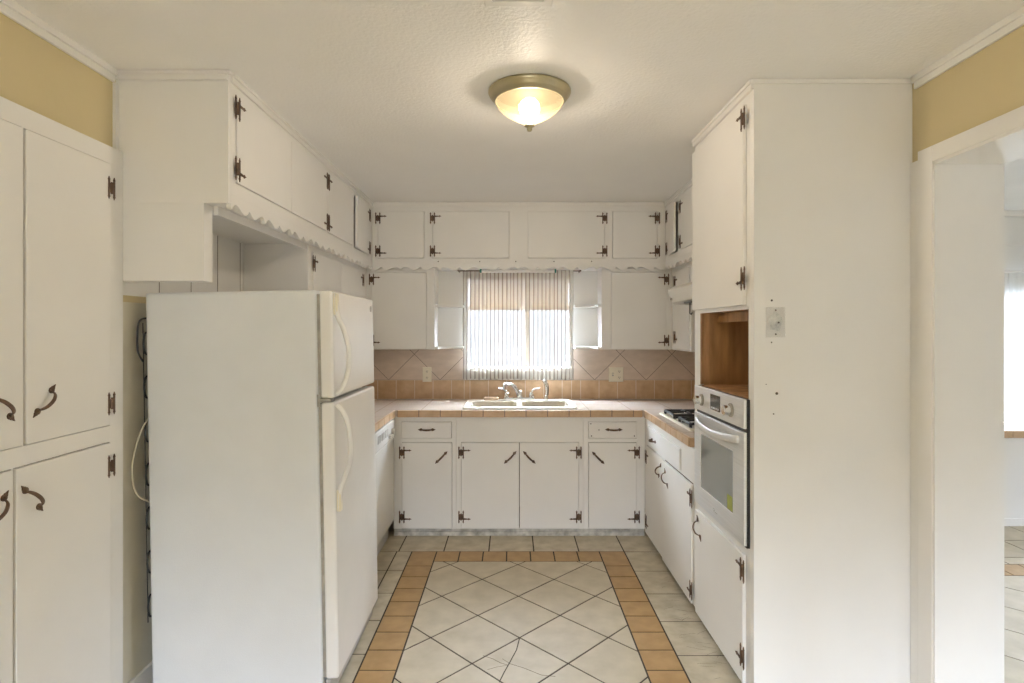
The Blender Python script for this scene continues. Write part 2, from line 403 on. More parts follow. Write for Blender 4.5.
# floor with its tiled rug pattern
bm = bmesh.new()
fm = lambda a, b, d: Vector((a, b, d))
box(bm, XL-.1, 1.755, YREAR, YB+.1, -.06, -.0022, 0)
g = .0044
bx0, bx1, ix0, ix1 = -.686, .77, -.516, .598
byo, byi = 3.915, 3.746
diamonds(bm, (ix0, ix1, -.4, byi), .037, 3.475, .4385, g, 1, fm)
for x0, x1 in ((bx0, ix0), (ix1, bx1)):
    tilepoly(bm, R4(x0, x1, 3.674, byo), g, fm, 2)
    for k in range(26):
        tilepoly(bm, R4(x0, x1, 3.674-.161*(k+1), 3.674-.161*k), g, fm, 2)
k0 = ix0
while k0 < ix1-.02:
    k1 = min(k0+.160, ix1); tilepoly(bm, R4(k0, k1, byi, byo), g, fm, 2); k0 = k1
floor_tiles(bm, (bx1, 1.755, YREAR, byo), .77, 3.905, .31, .3105, g, 3, fm)
floor_tiles(bm, (XL, bx0, YREAR, byo), -.79, 3.915, .31, .3105, g, 3, fm)
floor_tiles(bm, (XL, 1.755, byo, YB), .769, byo, .3095, .40, g, 3, fm)
floor_tiles(bm, (bx0, bx1, YREAR, -.4), .77, -.4, .31, .3105, g, 1, fm)
# the cracked tile: thin dark cracks
def crack(pts, w=.0028):
    for (x0, y0), (x1, y1) in zip(pts, pts[1:]):
        l = math.hypot(x1-x0, y1-y0); nx, ny = -(y1-y0)/l*w/2, (x1-x0)/l*w/2
        bm.faces.new([bm.verts.new((x, y, .0004)) for x, y in ((x0+nx, y0+ny), (x1+nx, y1+ny), (x1-nx, y1-ny), (x0-nx, y0-ny))]).material_index = 0
crack([(.037, 2.81), (.022, 2.71), (-.012, 2.60), (-.035, 2.53), (-.055, 2.46)], .005)
crack([(-.135, 2.66), (-.09, 2.635), (-.05, 2.60), (-.018, 2.585)]); crack([(-.018, 2.60), (.05, 2.565), (.13, 2.51), (.19, 2.50)])
crack([(-.018, 2.585), (-.07, 2.57), (-.11, 2.55)], .002); crack([(-.012, 2.60), (-.045, 2.635)], .002)
for q in range(34):                                   # crazing in the worn tiles on the right
    x, y = random.uniform(.82, 1.0), random.uniform(2.3, 3.5); a = random.uniform(-.5, .9); L = random.uniform(.03, .10)
    crack([(x, y), (x+L*math.cos(a)*.6, y+L*math.sin(a)*.5), (x+L*math.cos(a), y+L*math.sin(a)*.7)], .0011)
floor = struct(obj('floor', bm, ['grout', 'creamtile', 'tantile', 'agedtile'], dbl=False))

FL = Face('x', XL, 1); FR = Face('x', XR, -1); FB = Face('y', YB, -1)
# left wall, with the hole the built-in pantry fills
PY0, PY1, PZ = 1.22, 2.243, 2.22
bm = bmesh.new()
plate(bm, FL.P, (YREAR, PY1, 0, ZC), [(PY0, PY1+.01, -.01, PZ), (-2.1, -1.6, 1.25, 1.75)], -.1, 0, 0)  # second hole, out of view, is added to let in light
plate(bm, FL.P, (PY1, YB, 1.66, ZC), [], -.1, 0, 1); plate(bm, FL.P, (PY1, YB, 1.633, 1.66), [], -.1, 0, 0); plate(bm, FL.P, (PY1, YB, 0, 1.633), [], -.1, 0, 2)
for y in (2.52, 2.77, 3.02, 3.27):                      # board joints
    FL.box(bm, y-.002, y+.002, 1.662, 2.02, 0, .0012, 3)
struct(obj('wall_left', bm, ['yellow', 'wallwhite', 'primer', 'grout2'], dbl=False))
# right wall with the doorway
DY0, DY1, DZ = .55, 2.185, 2.165
bm = bmesh.new(); plate(bm, FR.P, (YREAR, YB, 0, ZC), [(DY0, DY1, -.01, DZ)], -.13, 0, 0)
struct(obj('wall_right', bm, 'yellow'))
bm = bmesh.new(); plate(bm, FR.P, (YREAR, YB, 0, ZC), [(DY0, DY1, -.01, DZ)], -.25, -.13, 0)
struct(obj('wall_side', bm, 'wallwhite'))
# jamb lining and casing
bm = bmesh.new()
box(bm, 1.612, 1.877, DY1-.012, DY1, 0, DZ); box(bm, 1.612, 1.877, DY0, DY0+.012, 0, DZ); box(bm, 1.612, 1.877, DY0, DY1, DZ-.012, DZ)
struct(obj('trim_1', bm, 'trim', dbl=False))
bm = bmesh.new()
box(bm, 1.608, 1.625, DY1-.002, DY1+.076, 0, DZ+.062); box(bm, 1.612, 1.6248, DY1+.076, 2.308, 0, DZ+.03)
box(bm, 1.608, 1.625, DY0-.076, DY1-.002, DZ-.002, DZ+.062); box(bm, 1.608, 1.625, DY0-.076, DY0+.002, 0, DZ-.002)
struct(obj('trim_2', bm, 'trim', bevel=.003, dbl=False))
# back wall with two windows (the second one in the next room)
W1 = (-.40, .52, 1.17, 2.00); W2 = (3.55, 5.3, .78, 1.93)
bm = bmesh.new(); plate(bm, FB.P, (XL-.1, 6.1, 0, ZC), [W1, W2], -.12, 0)
struct(obj('wall_back', bm, 'wallwhite'))
# rear wall behind the camera with openings added for light, and the next room's shell
bm = bmesh.new(); plate(bm, lambda u, z, d: Vector((u, YREAR+d, z)), (XL-.1, 6.1, 0, ZC), [(-.45, .55, .25, 2.1), (3.65, 4.2, 1.25, 1.9)], -.12, 0)
struct(obj('wall_rear', bm, 'wallwhite'))
bm = bmesh.new(); plate(bm, lambda u, z, d: Vector((6.0+d, u, z)), (YREAR, YB, 0, ZC), [(.6, 1.2, 1.2, 1.85)], 0, .1)  # unseen hole added to send light through the doorway
struct(obj('wall_far', bm, 'wallwhite'))
struct(obj('ceiling', B(XL-.1, 6.1, YREAR-.12, YB+.12, ZC, ZC+.1), 'ceiling'))
# next room floor
bm = bmesh.new(); box(bm, 1.755, 6.1, YREAR, YB+.1, -.06, -.0022, 0)
floor_tiles(bm, (1.755, 6.1, 3.70, YB), 3.85, 4.12, .31, .31, g, 1, fm)
floor_tiles(bm, (1.755, 6.1, 3.53, 3.70), 3.62, 3.53, .17, .17, g, 2, fm)
diamonds(bm, (1.755, 6.1, YREAR, 3.53), 3.3, 3.2, .4385, g, 1, fm)
for x in (2.53, ):                                      # tan band running up to the doorway
    pass
struct(obj('floor_side', bm, ['grout', 'creamtile', 'tantile'], dbl=False))
# ceiling trims
def crown(name, F, u0, u1, h=.045, p=.016):
    bm = bmesh.new(); F.box(bm, u0, u1, ZC-h, ZC, 0, p*.55); F.box(bm, u0, u1, ZC-h*.5, ZC, p*.55, p); return struct(obj(name, bm, 'trim', bevel=.002, dbl=False))
crown('trim_3', FL, YREAR, 2.225, .05, .022); crown('trim_4', FR, YREAR, 2.29, .05, .022)
struct(obj('trim_5', B(XL, XL+.014, 2.226, 2.242, PZ, ZC-.05), 'trim'))
struct(obj('baseboard_left', B(XL+.001, XL+.014, 2.25, 3.02, 0, .09), 'trim', bevel=.003))
struct(obj('baseboard_side', B(1.9, 6.0, 4.415, 4.428, 0, .06), 'trim', bevel=.003))

# window 1: frame, sash, mid rail, panes
def window(name, W, yb, rail_z=None, mull=None):
    x0, x1, z0, z1 = W; T = bpy.data.objects.new(name, None); COL.objects.link(T); T.location = ((x0+x1)/2, yb, z0); WM[T.name] = Matrix.Translation(T.location); T['kind'] = 'structure'
    bm = bmesh.new(); plate(bm, lambda u, z, d: Vector((u, yb-d, z)), W, [(x0+.03, x1-.03, z0+.03, z1-.03)], -.10, -.005)
    obj('window_frame', bm, 'trim', T, bevel=.003)
    bm = bmesh.new()
    if rail_z: box(bm, x0+.03, x1-.03, yb+.05, yb+.085, rail_z-.02, rail_z+.02)
    if mull is not None: box(bm, mull-.017, mull+.017, yb+.055, yb+.082, z0+.03, z1-.03)
    if len(bm.verts): obj('window_rail', bm, 'slat' if rail_z else 'trim', T)
    bm = bmesh.new(); box(bm, x0+.03, x1-.03, yb+.088, yb+.092, z0+.03, z1-.03); obj('pane', bm, 'glass', T)
    return T
window('window_1', W1, YB, 1.713, .13)
window('window_2', W2, YB, None, 4.75)
bm = bmesh.new(); box(bm, -.405, .505, 4.835, 4.859, 1.098, 1.17); box(bm, -.405, .505, 4.826, 4.859, 1.162, 1.178)
struct(obj('trim_6', bm, 'trim', bevel=.003, dbl=False))

# ------------------------------------------------------------------ built-in pantry on the left
FP = Face('x', -1.53, 1)
T = thing('pantry_cabinet', 'tall built-in cream pantry cupboard with four doors under the yellow wall', 'cabinet', (-1.53, 1.75, 0))
up = [(1.352, 1.777, 1.160, 2.150), (1.789, 2.165, 1.160, 2.150)]; lo = [(1.30, 1.738, .11, 1.092), (1.752, 2.165, .11, 1.092)]
op = [gap((1.352, 2.165, 1.160, 2.150)), gap((1.30, 2.165, .11, 1.092))]
frame(T, FP, (PY0, PY1, 0, PZ), [gap(r, .003) for r in up+lo])
carcass(T, FP, (PY0+.002, PY1-.004, 0.002, PZ-.002), .50)
door(T, FP, *up[1], 'hi', (2.059, 1.241), (1.8555, 1.290, 48), hmesh=HINGE_H)
door(T, FP, *up[0], 'lo', (2.075, 1.235), (1.70, 1.290, -48), hmesh=HINGE_H)
door(T, FP, *lo[1], 'hi', (1.004, .09), (1.808, .985, -52), hmesh=HINGE_H)
door(T, FP, *lo[0], 'lo', (1.004, .09), (1.68, .985, 50), hmesh=HINGE_H)
obj('side_stile', B(-1.559, -1.549, PY1-.003, PY1, 0, PZ), 'paint', T)

# ------------------------------------------------------------------ cabinets hung from the ceiling
ZU = 2.022
def top_cab(name, label, F, u0, u1, doors, hinges, depth, ph, vu=None, ajar={}, cu=None):
    p = F.P((u0+u1)/2, ZU, -depth/2)
    T = thing(name, label, 'cabinet', p)
    frame(T, F, (u0, u1, 2.06, ZC-.001), [gap(d) for d in doors])
    valance(T, F, u0, u1, ph)
    carcass(T, F, cu or (u0, u1, ZU, ZC-.002), depth, mat='paint', name='carcass')
    for i, (d, h) in enumerate(zip(doors, hinges)):
        door(T, F, *d, h, (d[3]-.055, d[2]+.055), ajar=ajar.get(i, 0))
    bm = bmesh.new(); F.box(bm, u0, u1, ZC-.036, ZC-.001, 0, .010); F.box(bm, u0, u1, ZC-.014, ZC-.001, .010, .018)
    obj('crown_strip', bm, 'trim', T, bevel=.002, dbl=False)
    return T
FTL = Face('x', -1.116, 1)
T = top_cab('ceiling_cabinet', 'long row of cream ceiling cupboards above the refrigerator with scalloped lower edge', FTL, 2.2625, 4.549,
        [(2.304, 2.869, 2.115, 2.470), (2.875, 3.430, 2.115, 2.470), (3.445, 3.985, 2.112, 2.468), (4.030, 4.440, 2.105, 2.468)], ['lo', 'hi', 'lo', 'hi'],
          .442, 2.27, ajar={3: math.radians(2.6)}, cu=(2.2625, 4.858, ZU, ZC-.002))
bm = bmesh.new()
box(bm, -1.557, -1.116, 2.243, 2.2622, ZU-.002, ZC-.001); box(bm, -1.557, -1.212, 2.243, 2.308, 1.713, ZU-.0021)
obj('side_panel', bm, 'paint', T, bevel=.0015, dbl=False)
bm = bmesh.new(); box(bm, -1.557, -1.116, 2.229, 2.243, ZC-.036, ZC-.001); box(bm, -1.557, -1.10, 2.222, 2.2435, ZC-.014, ZC-.001); obj('crown_strip', bm, 'trim', T, bevel=.002, dbl=False)
obj('alcove_rail', B(-1.2085, -1.189, 2.3085, 3.307, 1.985, ZU-.0005), 'paint', T)
FTB = Face('y', 4.55, -1)
T = top_cab('ceiling_cabinet', 'cream ceiling cupboards over the window with scalloped lower edge and four doors', FTB, -1.1155, 1.2245,
        [(-1.068, -.702, 2.094, 2.466), (-.632, -.024, 2.094, 2.466), (.128, .738, 2.094, 2.466), (.804, 1.157, 2.094, 2.466)], ['lo', 'lo', 'hi', 'hi'], .307, -.889)
for x in (-.588, -.258, .03, .335, .635):
    bm = bmesh.new(); lathe(bm, [(.0045, 0), (.0045, -.006), (.002, -.012)], (x, 4.55, 2.067), axis='y', seg=8)
    obj('nail', bm, 'mark', T)
FTR = Face('x', 1.225, -1)
top_cab('ceiling_cabinet', 'cream ceiling cupboards over the cooktop in the right corner with door ajar', FTR, 3.058, 4.549,
        [(3.20, 3.62, 2.105, 2.468), (3.64, 4.135, 2.105, 2.468), (4.215, 4.488, 2.105, 2.468)], ['lo', 'hi', 'hi'], .398, 4.5, ajar={2: math.radians(-5)}, cu=(3.058, 4.858, ZU, ZC-.002))

# ------------------------------------------------------------------ the lower row of wall cabinets
ZL = 1.361
FLL = Face('x', -1.184, 1)
T = thing('wall_cabinet', 'cream two-door wall cupboard behind the refrigerator, beside the open alcove', 'cabinet', (-1.37, 3.9, ZL))
d = [(3.388, 3.945, ZL+.03, 1.982), (3.951, 4.505, ZL+.03, 1.982)]
frame(T, FLL, (3.308, 4.629, ZL, ZU-.001), [gap((3.388, 4.505, ZL+.03, 1.982))])
carcass(T, FLL, (3.3085, 4.858, ZL, ZU-.0015), .374, mat='paint')
for r, h in zip(d, ('lo', 'hi')): door(T, FLL, *r, h, (1.915, 1.45))
FLB = Face('y', 4.63, -1)
def shelf(T, x0, x1, z):
    bm = bmesh.new(); s = 1 if x1 > x0 else -1; w = abs(x1-x0)
    pts = [(x0, 4.858), (x0, 4.632)] + [(x0+s*w*math.sin(PI/2*k/14), 4.858-.226*math.cos(PI/2*k/14)) for k in range(1, 15)]
    pts = [(x0, 4.858)] + [(x0, 4.635), (x0+s*.03, 4.635)] + [(x0+s*(.03+(w-.03)*(1-math.cos(PI/2*k/12))), 4.635+.115*math.sin(PI/2*k/12)) for k in range(1, 13)] + [(x1, 4.858)]
    prism(bm, pts, lambda a, b, d: Vector((a, b, d)), z, z+.019); return obj('shelf', bm, 'trim', T, bevel=.003)
T = thing('wall_cabinet', 'cream single-door wall cupboard left of the window with two curved end shelves', 'cabinet', (-.9, 4.745, ZL))
r = (-1.138, -.694, ZL+.004, 1.987)
frame(T, FLB, (-1.183, -.63, ZL, ZU-.001), [gap(r)]); carcass(T, FLB, (-1.183, -.63, ZL, ZU-.0015), .228, mat='paint')
door(T, FLB, *r, 'lo', (1.93, 1.435))
shelf(T, -.6295, -.405, 1.708); shelf(T, -.6295, -.405, ZL+.002)
T = thing('wall_cabinet', 'cream single-door wall cupboard right of the window with two curved end shelves', 'cabinet', (1.0, 4.745, ZL))
r = (.805, 1.252, ZL+.004, 1.987)
frame(T, FLB, (.728, 1.299, ZL, ZU-.001), [gap(r)]); carcass(T, FLB, (.728, 1.299, ZL, ZU-.0015), .228, mat='paint')
door(T, FLB, *r, 'hi', (1.93, 1.435))
shelf(T, .7275, .525, 1.708); shelf(T, .7275, .525, ZL+.002)
FLR = Face('x', 1.30, -1)
T = thing('wall_cabinet', 'narrow cream wall cupboard in the right corner just past the range hood', 'cabinet', (1.46, 4.4, ZL))
r = (4.17, 4.53, ZL+.01, 1.985)
frame(T, FLR, (4.135, 4.629, ZL, ZU-.001), [gap(r)]); carcass(T, FLR, (4.135, 4.858, ZL, ZU-.0015), .322, mat='paint')
door(T, FLR, *r, 'hi', (1.90, 1.462))
T = thing('wall_cabinet', 'short cream wall cupboard directly above the white range hood', 'cabinet', (1.46, 3.6, 1.82))
r = (3.10, 3.55, 1.84, 1.985); r2 = (3.57, 4.09, 1.84, 1.985)
frame(T, FLR, (3.058, 4.134, 1.822, ZU-.001), [gap(r), gap(r2)]); carcass(T, FLR, (3.058, 4.134, 1.822, ZU-.0015), .322, mat='paint')
door(T, FLR, *r, None); door(T, FLR, *r2, None)
# range hood
T = thing('range_hood', 'small white range hood hanging under the short cupboard by the oven tower', 'range hood', (1.35, 3.55, 1.70))
bm = bmesh.new(); prism(bm, [(1.62, 1.821), (1.12, 1.821), (1.10, 1.80), (1.125, 1.715), (1.15, 1.70), (1.62, 1.70)], lambda a, b, d: Vector((a, d, b)), 3.12, 4.03)
obj('hood_shell', bm, 'whiteplastic', T, bevel=.004)
bm = bmesh.new(); box(bm, 1.2, 1.58, 3.2, 3.95, 1.693, 1.6995); obj('filter', bm, 'greyplastic', T)
bm = bmesh.new(); lathe(bm, [(.009, 0), (.009, -.009), (.006, -.013)], (1.1145, 3.97, 1.735), axis='x', seg=14); obj('switch', bm, 'greyplastic', T)
bm = bmesh.new(); tube(bm, [(1.13, 3.62, 1.70), (1.13, 3.62, 1.625), (1.132, 3.60, 1.618), (1.135, 3.59, 1.63)], .004, 8); box(bm, 1.115, 1.145, 3.55, 3.70, 1.693, 1.699); obj('pull_hook', bm, 'black', T)

# ------------------------------------------------------------------ base cabinets, countertop
FBB = Face('y', 4.20, -1)
def base_common(T, x0, x1, holes):
    frame(T, FBB, (x0, x1, .055, .880), [gap(h) for h in holes])
    carcass(T, FBB, (x0, x1, .055, .879), .50, mat='inside')
    bm = bmesh.new(); box(bm, x0, x1, 4.222, 4.232, 0, .0545); box(bm, x0, x1, 4.211, 4.222, 0, .03); obj('toe_board', bm, 'toe', T)
T = thing('base_cabinet', 'cream base cupboard with one drawer over one door beside the dishwasher', 'cabinet', (-.64, 4.4, 0))
dr, dd = (-.813, -.447, .724, .842), (-.809, -.443, .060, .690)
base_common(T, -.872, -.410, [dr, dd])
door(T, FBB, *dr, None, None, (-.627, .787, 0), name='drawer'); door(T, FBB, *dd, 'lo', (.618, .145), (-.520, .583, 45))
T = thing('base_cabinet', 'wide cream sink base cupboard with two doors under the sink', 'cabinet', (.06, 4.4, 0))
d1, d2 = (-.373, .052, .060, .690), (.057, .490, .060, .690)
base_common(T, -.409, .527, [(-.373, .490, .060, .690)])
door(T, FBB, *d1, 'lo', (.618, .145), (-.013, .583, 45)); door(T, FBB, *d2, 'hi', (.618, .145), (.127, .583, -45))
T = thing('base_cabinet', 'cream base cupboard with one drawer over one door, right of the sink doors', 'cabinet', (.75, 4.4, 0))
dr, dd = (.564, .917, .724, .842), (.564, .918, .055+.006, .690)
base_common(T, .528, .979, [dr, dd])
o = door(T, FBB, *dr, None, None, (.749, .787, 0), name='drawer')
for x, z in ((.58, .83), (.585, .74), (.64, .785), (.90, .74)):
    bm = bmesh.new(); lathe(bm, [(.0045, 0), (.0035, -.003)], (x, 4.193, z), axis='y', seg=8); obj('screw_hole', bm, 'mark', o)
door(T, FBB, *dd, 'hi', (.618, .145), (.634, .580, -45))
FRB = Face('x', .98, -1)
T = thing('base_cabinet', 'cream base cupboard with one wide drawer over two doors under the cooktop', 'cabinet', (1.25, 3.6, 0))
dr = (3.306, 4.085, .707, .832); d1, d2 = (3.688, 4.138, .045, .684), (3.082, 3.680, .040, .680)
frame(T, FRB, (3.058, 4.199, .035, .880), [gap(dr), (3.0795, 4.1405, .040, .689)]); carcass(T, FRB, (3.058, 4.199, .035, .879), .60)
door(T, FRB, *dr, None, None, (3.90, .762, 0), name='drawer', proud=.010)
door(T, FRB, *d1, 'hi', (.60, .13), (3.75, .595, -60)); door(T, FRB, *d2, 'lo', (.61, .115), (3.575, .590, 55), proud=.012)
obj('toe_board', B(1.03, 1.045, 3.058, 4.199, 0, .0345), 'toe', T)
FLS = Face('x', -.873, 1)
T = thing('base_cabinet', 'narrow cream base cupboard hidden between refrigerator and dishwasher', 'cabinet', (-1.2, 3.3, 0))
r = (3.10, 3.50, .07, .86); frame(T, FLS, (3.05, 3.548, .055, .880), [gap(r)]); carcass(T, FLS, (3.05, 3.548, .055, .879), .66); door(T, FLS, *r, 'lo', (.78, .15))
obj('toe_board', B(-.945, -.93, 3.05, 3.548, 0, .0545), 'toe', T)
# dishwasher
T = thing('dishwasher', 'white dishwasher under the left counter, next to the refrigerator', 'dishwasher', (-1.2, 3.86, 0))
obj('tub', B(-1.50, -.885, 3.553, 4.165, .10, .875), 'greyplastic', T)
obj('door_panel', B(-.885, -.862, 3.553, 4.168, .13, .735), 'whiteplastic', T, bevel=.006)
obj('control_panel', B(-.885, -.855, 3.553, 4.168, .742, .872), 'whiteplastic', T, bevel=.006)
for y in (3.63, 3.74, 3.85): obj('vent', B(-.8549, -.852, y, y+.075, .79, .84), 'gasket', T)
bm = bmesh.new(); lathe(bm, [(.021, 0), (.019, .018), (.012, .022)], (-.855, 4.06, .80), axis='x', seg=20); obj('dial', bm, 'whiteplastic', T, smooth=False)
obj('latch', B(-.8549, -.835, 3.95, 4.01, .765, .79), 'whiteplastic', T, bevel=.004)
obj('toe_panel', B(-.92, -.905, 3.553, 4.168, 0, .125), 'greyplastic', T)

# countertop: U shape with a hole for the sink
T = thing('countertop', 'U-shaped taupe tiled worktop with tan tile edging', 'countertop', (0, 4.5, .882))
SX0, SX1, SY0, SY1 = -.355, .465, 4.285, 4.70
bm = bmesh.new(); HP = lambda a, b, d: Vector((a, b, d))
plate(bm, HP, (XL+.002, 1.623, 3.04, 4.858), [(-.871, .983, 3.0, 4.196), (.983, 1.63, 3.0, 3.125), (SX0, SX1, SY0, SY1)], .882, .929)
obj('tile_top', bm, 'counter', T)
def edge_tiles(run, a0, a1, step, pos, zz=(.880, .930)):
    bm = bmesh.new(); a = a0
    while a < a1-.01:
        b = min(a+step, a1)
        if run == 'x': box(bm, a+.0026, b-.0026, pos-.013, pos+.002, *zz)
        elif run == 'L': box(bm, pos-.002, pos+.013, a+.0017, b-.0017, *zz)
        else: box(bm, pos-.013, pos+.002, a+.0017, b-.0017, *zz)
        a = b
    o = obj('edge_tile', bm, 'splashtan', T, bevel=.003, dbl=False)
    bm = bmesh.new()
    if run == 'x': box(bm, a0, a1, pos-.0105, pos, zz[0]+.001, zz[1]-.001)
    elif run == 'L': box(bm, pos, pos+.0105, a0, a1, zz[0]+.001, zz[1]-.001)
    else: box(bm, pos-.0105, pos, a0, a1, zz[0]+.001, zz[1]-.001)
    obj('edge_grout', bm, 'grout2', T)
edge_tiles('x', -.842, .958, .1575, 4.193)
edge_tiles('L', 3.04, 4.190, .1575, -.8695); edge_tiles('R', 3.125, 4.190, .118, .9805)
bm = bmesh.new(); box(bm, .97, 1.62, 3.112, 3.1245, .880, .930); obj('edge_tile', bm, 'splashtan', T, bevel=.003)

# backsplash
T = thing('tile_backsplash', 'taupe diamond wall tiles above one tan tile row along the counter', 'backsplash', (0, 4.855, .93))
bm = bmesh.new(); fb = lambda a, b, d: Vector((a, 4.8515-d, b)); zb0, zb1, zt = .931, 1.095, 1.36
box(bm, XL+.012, 1.612, 4.853, 4.8595, zb0, zt, 0) if False else None
def splash(bm, mapf, u0, u1, cx, z1f):
    for seg in z1f:
        a, b, z1 = seg
        for q0, q1, mi in ((zb0, zb1, 3), (zb1, z1, 0)):
            bm.faces.new([bm.verts.new(mapf(*p)) for p in ((a, q0, -.0035), (b, q0, -.0035), (b, q1, -.0035), (a, q1, -.0035))]).material_index = mi
        diamonds(bm, (a, b, zb1, z1), cx, zb1, .4385, .0022, 1, mapf)
        floor_tiles(bm, (a, b, zb0, zb1), cx+.035, zb0, .157, zb1-zb0, .0028, 2, mapf)
splash(bm, fb, 0, 0, -.612+.2192, [(XL+.012, -.4065, zt), (-.4065, .5065, 1.097), (.5065, 1.612, zt)])
obj('tile_back', bm, ['grout2', 'splash', 'splashtan', 'grout3'], T, dbl=False)
bm = bmesh.new(); splash(bm, lambda a, b, d: Vector((1.6165-d, a, b)), 0, 0, 4.7, [(3.06, 4.85, zt)]); obj('tile_side', bm, ['grout2', 'splash', 'splashtan', 'grout3'], T, dbl=False)
bm = bmesh.new(); splash(bm, lambda a, b, d: Vector((XL+.0085+d, a, b)), 0, 0, 4.7, [(3.04, 4.85, zt)]); obj('tile_side', bm, ['grout2', 'splash', 'splashtan', 'grout3'], T, dbl=False)

# sink
T = thing('sink', 'bisque double-bowl drop-in kitchen sink below the window', 'sink', (.055, 4.5, .93))
bm = bmesh.new()
def rrect(x0, x1, y0, y1, r, n=6):
    pts = []
    for cx, cy, a0 in ((x1-r, y1-r, 0), (x0+r, y1-r, 90), (x0+r, y0+r, 180), (x1-r, y0+r, 270)):
        for k in range(n+1):
            a = math.radians(a0+90*k/n); pts.append((cx+r*math.cos(a), cy+r*math.sin(a)))
    return pts
def loops(bm, ls, cap=True, mi=0):
    rs = [[bm.verts.new((x, y, z)) for x, y in pts] for pts, z in ls]
    for a, b in zip(rs, rs[1:]):
        n = len(a)
        for k in range(n): bm.faces.new((a[k], a[(k+1) % n], b[(k+1) % n], b[k])).material_index = mi
    if cap: bm.faces.new(rs[-1])
    return rs
o0, o1, p0, p1 = -.372, .486, 4.235, 4.745
bowls = [(-.325, .040, 4.30, 4.645), (.074, .440, 4.30, 4.645)]
# rim: raised edge then deck
rs = loops(bm, [(rrect(o0, o1, p0, p1, .035), .9302), (rrect(o0+.002, o1-.002, p0+.002, p1-.002, .034), .942), (rrect(o0+.012, o1-.012, p0+.012, p1-.012, .028), .9455), (rrect(o0+.022, o1-.022, p0+.022, p1-.022, .022), .942)], cap=False)
inner = rs[-1]; edges = []
holes = []
for bx in bowls:
    h = [bm.verts.new((x, y, .942)) for x, y in rrect(*bx, .05)]; holes.append(h)
def ring_edges(r): return [bm.edges.get((r[k], r[(k+1) % len(r)])) or bm.edges.new((r[k], r[(k+1) % len(r)])) for k in range(len(r))]
es = ring_edges(inner)
for h in holes: es += ring_edges(h)
bmesh.ops.triangle_fill(bm, use_beauty=True, edges=es)
for bx, h in zip(bowls, holes):
    prev = h
    for ins, z in ((.006, .935), (.012, .90), (.022, .80), (.05, .765)):
        r = [bm.verts.new((x, y, z)) for x, y in rrect(bx[0]+ins, bx[1]-ins, bx[2]+ins, bx[3]-ins, max(.05-ins*.3, .02))]
        n = len(r)
        for k in range(n): bm.faces.new((prev[k], prev[(k+1) % n], r[(k+1) % n], r[k]))
        prev = r
    bm.faces.new(prev)
obj('basin', bm, 'enamel', T, smooth=False)
for bx in bowls:
    bm = bmesh.new(); lathe(bm, [(.042, .0005), (.042, .004), (.03, .003)], ((bx[0]+bx[1])/2, 4.47, .765), seg=24); obj('drain', bm, 'chrome', T)
# faucet
T = thing('faucet', 'chrome two-handle kitchen faucet on the back of the sink', 'faucet', (.06, 4.69, .943))
bm = bmesh.new(); loops(bm, [(rrect(-.072, .188, 4.665, 4.722, .027), .9432), (rrect(-.072, .188, 4.665, 4.722, .027), .958), (rrect(-.064, .18, 4.672, 4.715, .021), .966)]); obj('base_plate', bm, 'chrome', T)
bm = bmesh.new()
tube(bm, spline([(.058, 4.693, .96), (.052, 4.69, 1.0), (.030, 4.66, 1.045), (-.005, 4.61, 1.078), (-.045, 4.55, 1.085), (-.062, 4.525, 1.070), (-.064, 4.52, 1.045)], 6), [.019]*7+[.0165]*8+[.0135]*15+[.0125]*7, 14)
lathe(bm, [(.021, 0), (.021, .02), (.016, .045), (.008, .06)], (.066, 4.694, .962), seg=20)
obj('spout', bm, 'chrome', T, smooth=True)
for s, cx in ((-1, -.045), (1, .16)):
    bm = bmesh.new(); lathe(bm, [(.022, 0), (.02, .025), (.015, .038), (.004, .044)], (cx, 4.693, .965), seg=20)
    tube(bm, spline([(cx, 4.693, .985), (cx+s*.008, 4.69, 1.02), (cx+s*.03, 4.68, 1.037), (cx+s*.065, 4.665, 1.041)], 6), [.013]*7+[.011]*6+[.008]*6, 10, flat=(.7, 1.2))
    obj('handle', bm, 'chrome', T, smooth=True)
T = thing('sink_sprayer', 'chrome and black pull-out sprayer standing right of the faucet', 'sprayer', (.282, 4.70, .943))
bm = bmesh.new(); lathe(bm, [(.026, .0005), (.024, .012), (.016, .03), (.014, .04)], (.282, 4.70, .943), seg=20); obj('base', bm, 'chrome', T, smooth=True)
bm = bmesh.new(); tube(bm, spline([(.282, 4.70, .984), (.284, 4.70, 1.04), (.281, 4.695, 1.08), (.268, 4.68, 1.10), (.258, 4.67, 1.10)], 6), [.013]*9+[.016]*8+[.014]*8, 12); obj('spray_head', bm, 'chrome', T, smooth=True)
bm = bmesh.new(); tube(bm, spline([(.295, 4.70, .984), (.298, 4.70, 1.04), (.294, 4.695, 1.08)], 6), [.006]*13, 10); obj('trigger', bm, 'black', T, smooth=True)
bm = bmesh.new()
loops(bm, [(rrect(-.232, -.112, 4.688, 4.735, .018), .9425), (rrect(-.236, -.108, 4.685, 4.738, .02), .955), (rrect(-.230, -.114, 4.69, 4.733, .017), .968), (rrect(-.215, -.130, 4.70, 4.725, .01), .966)])
tag(obj('soap_bar', bm, 'soap', smooth=False, bevel=.003), 'worn tan bar of soap at the back left of the sink', 'soap')

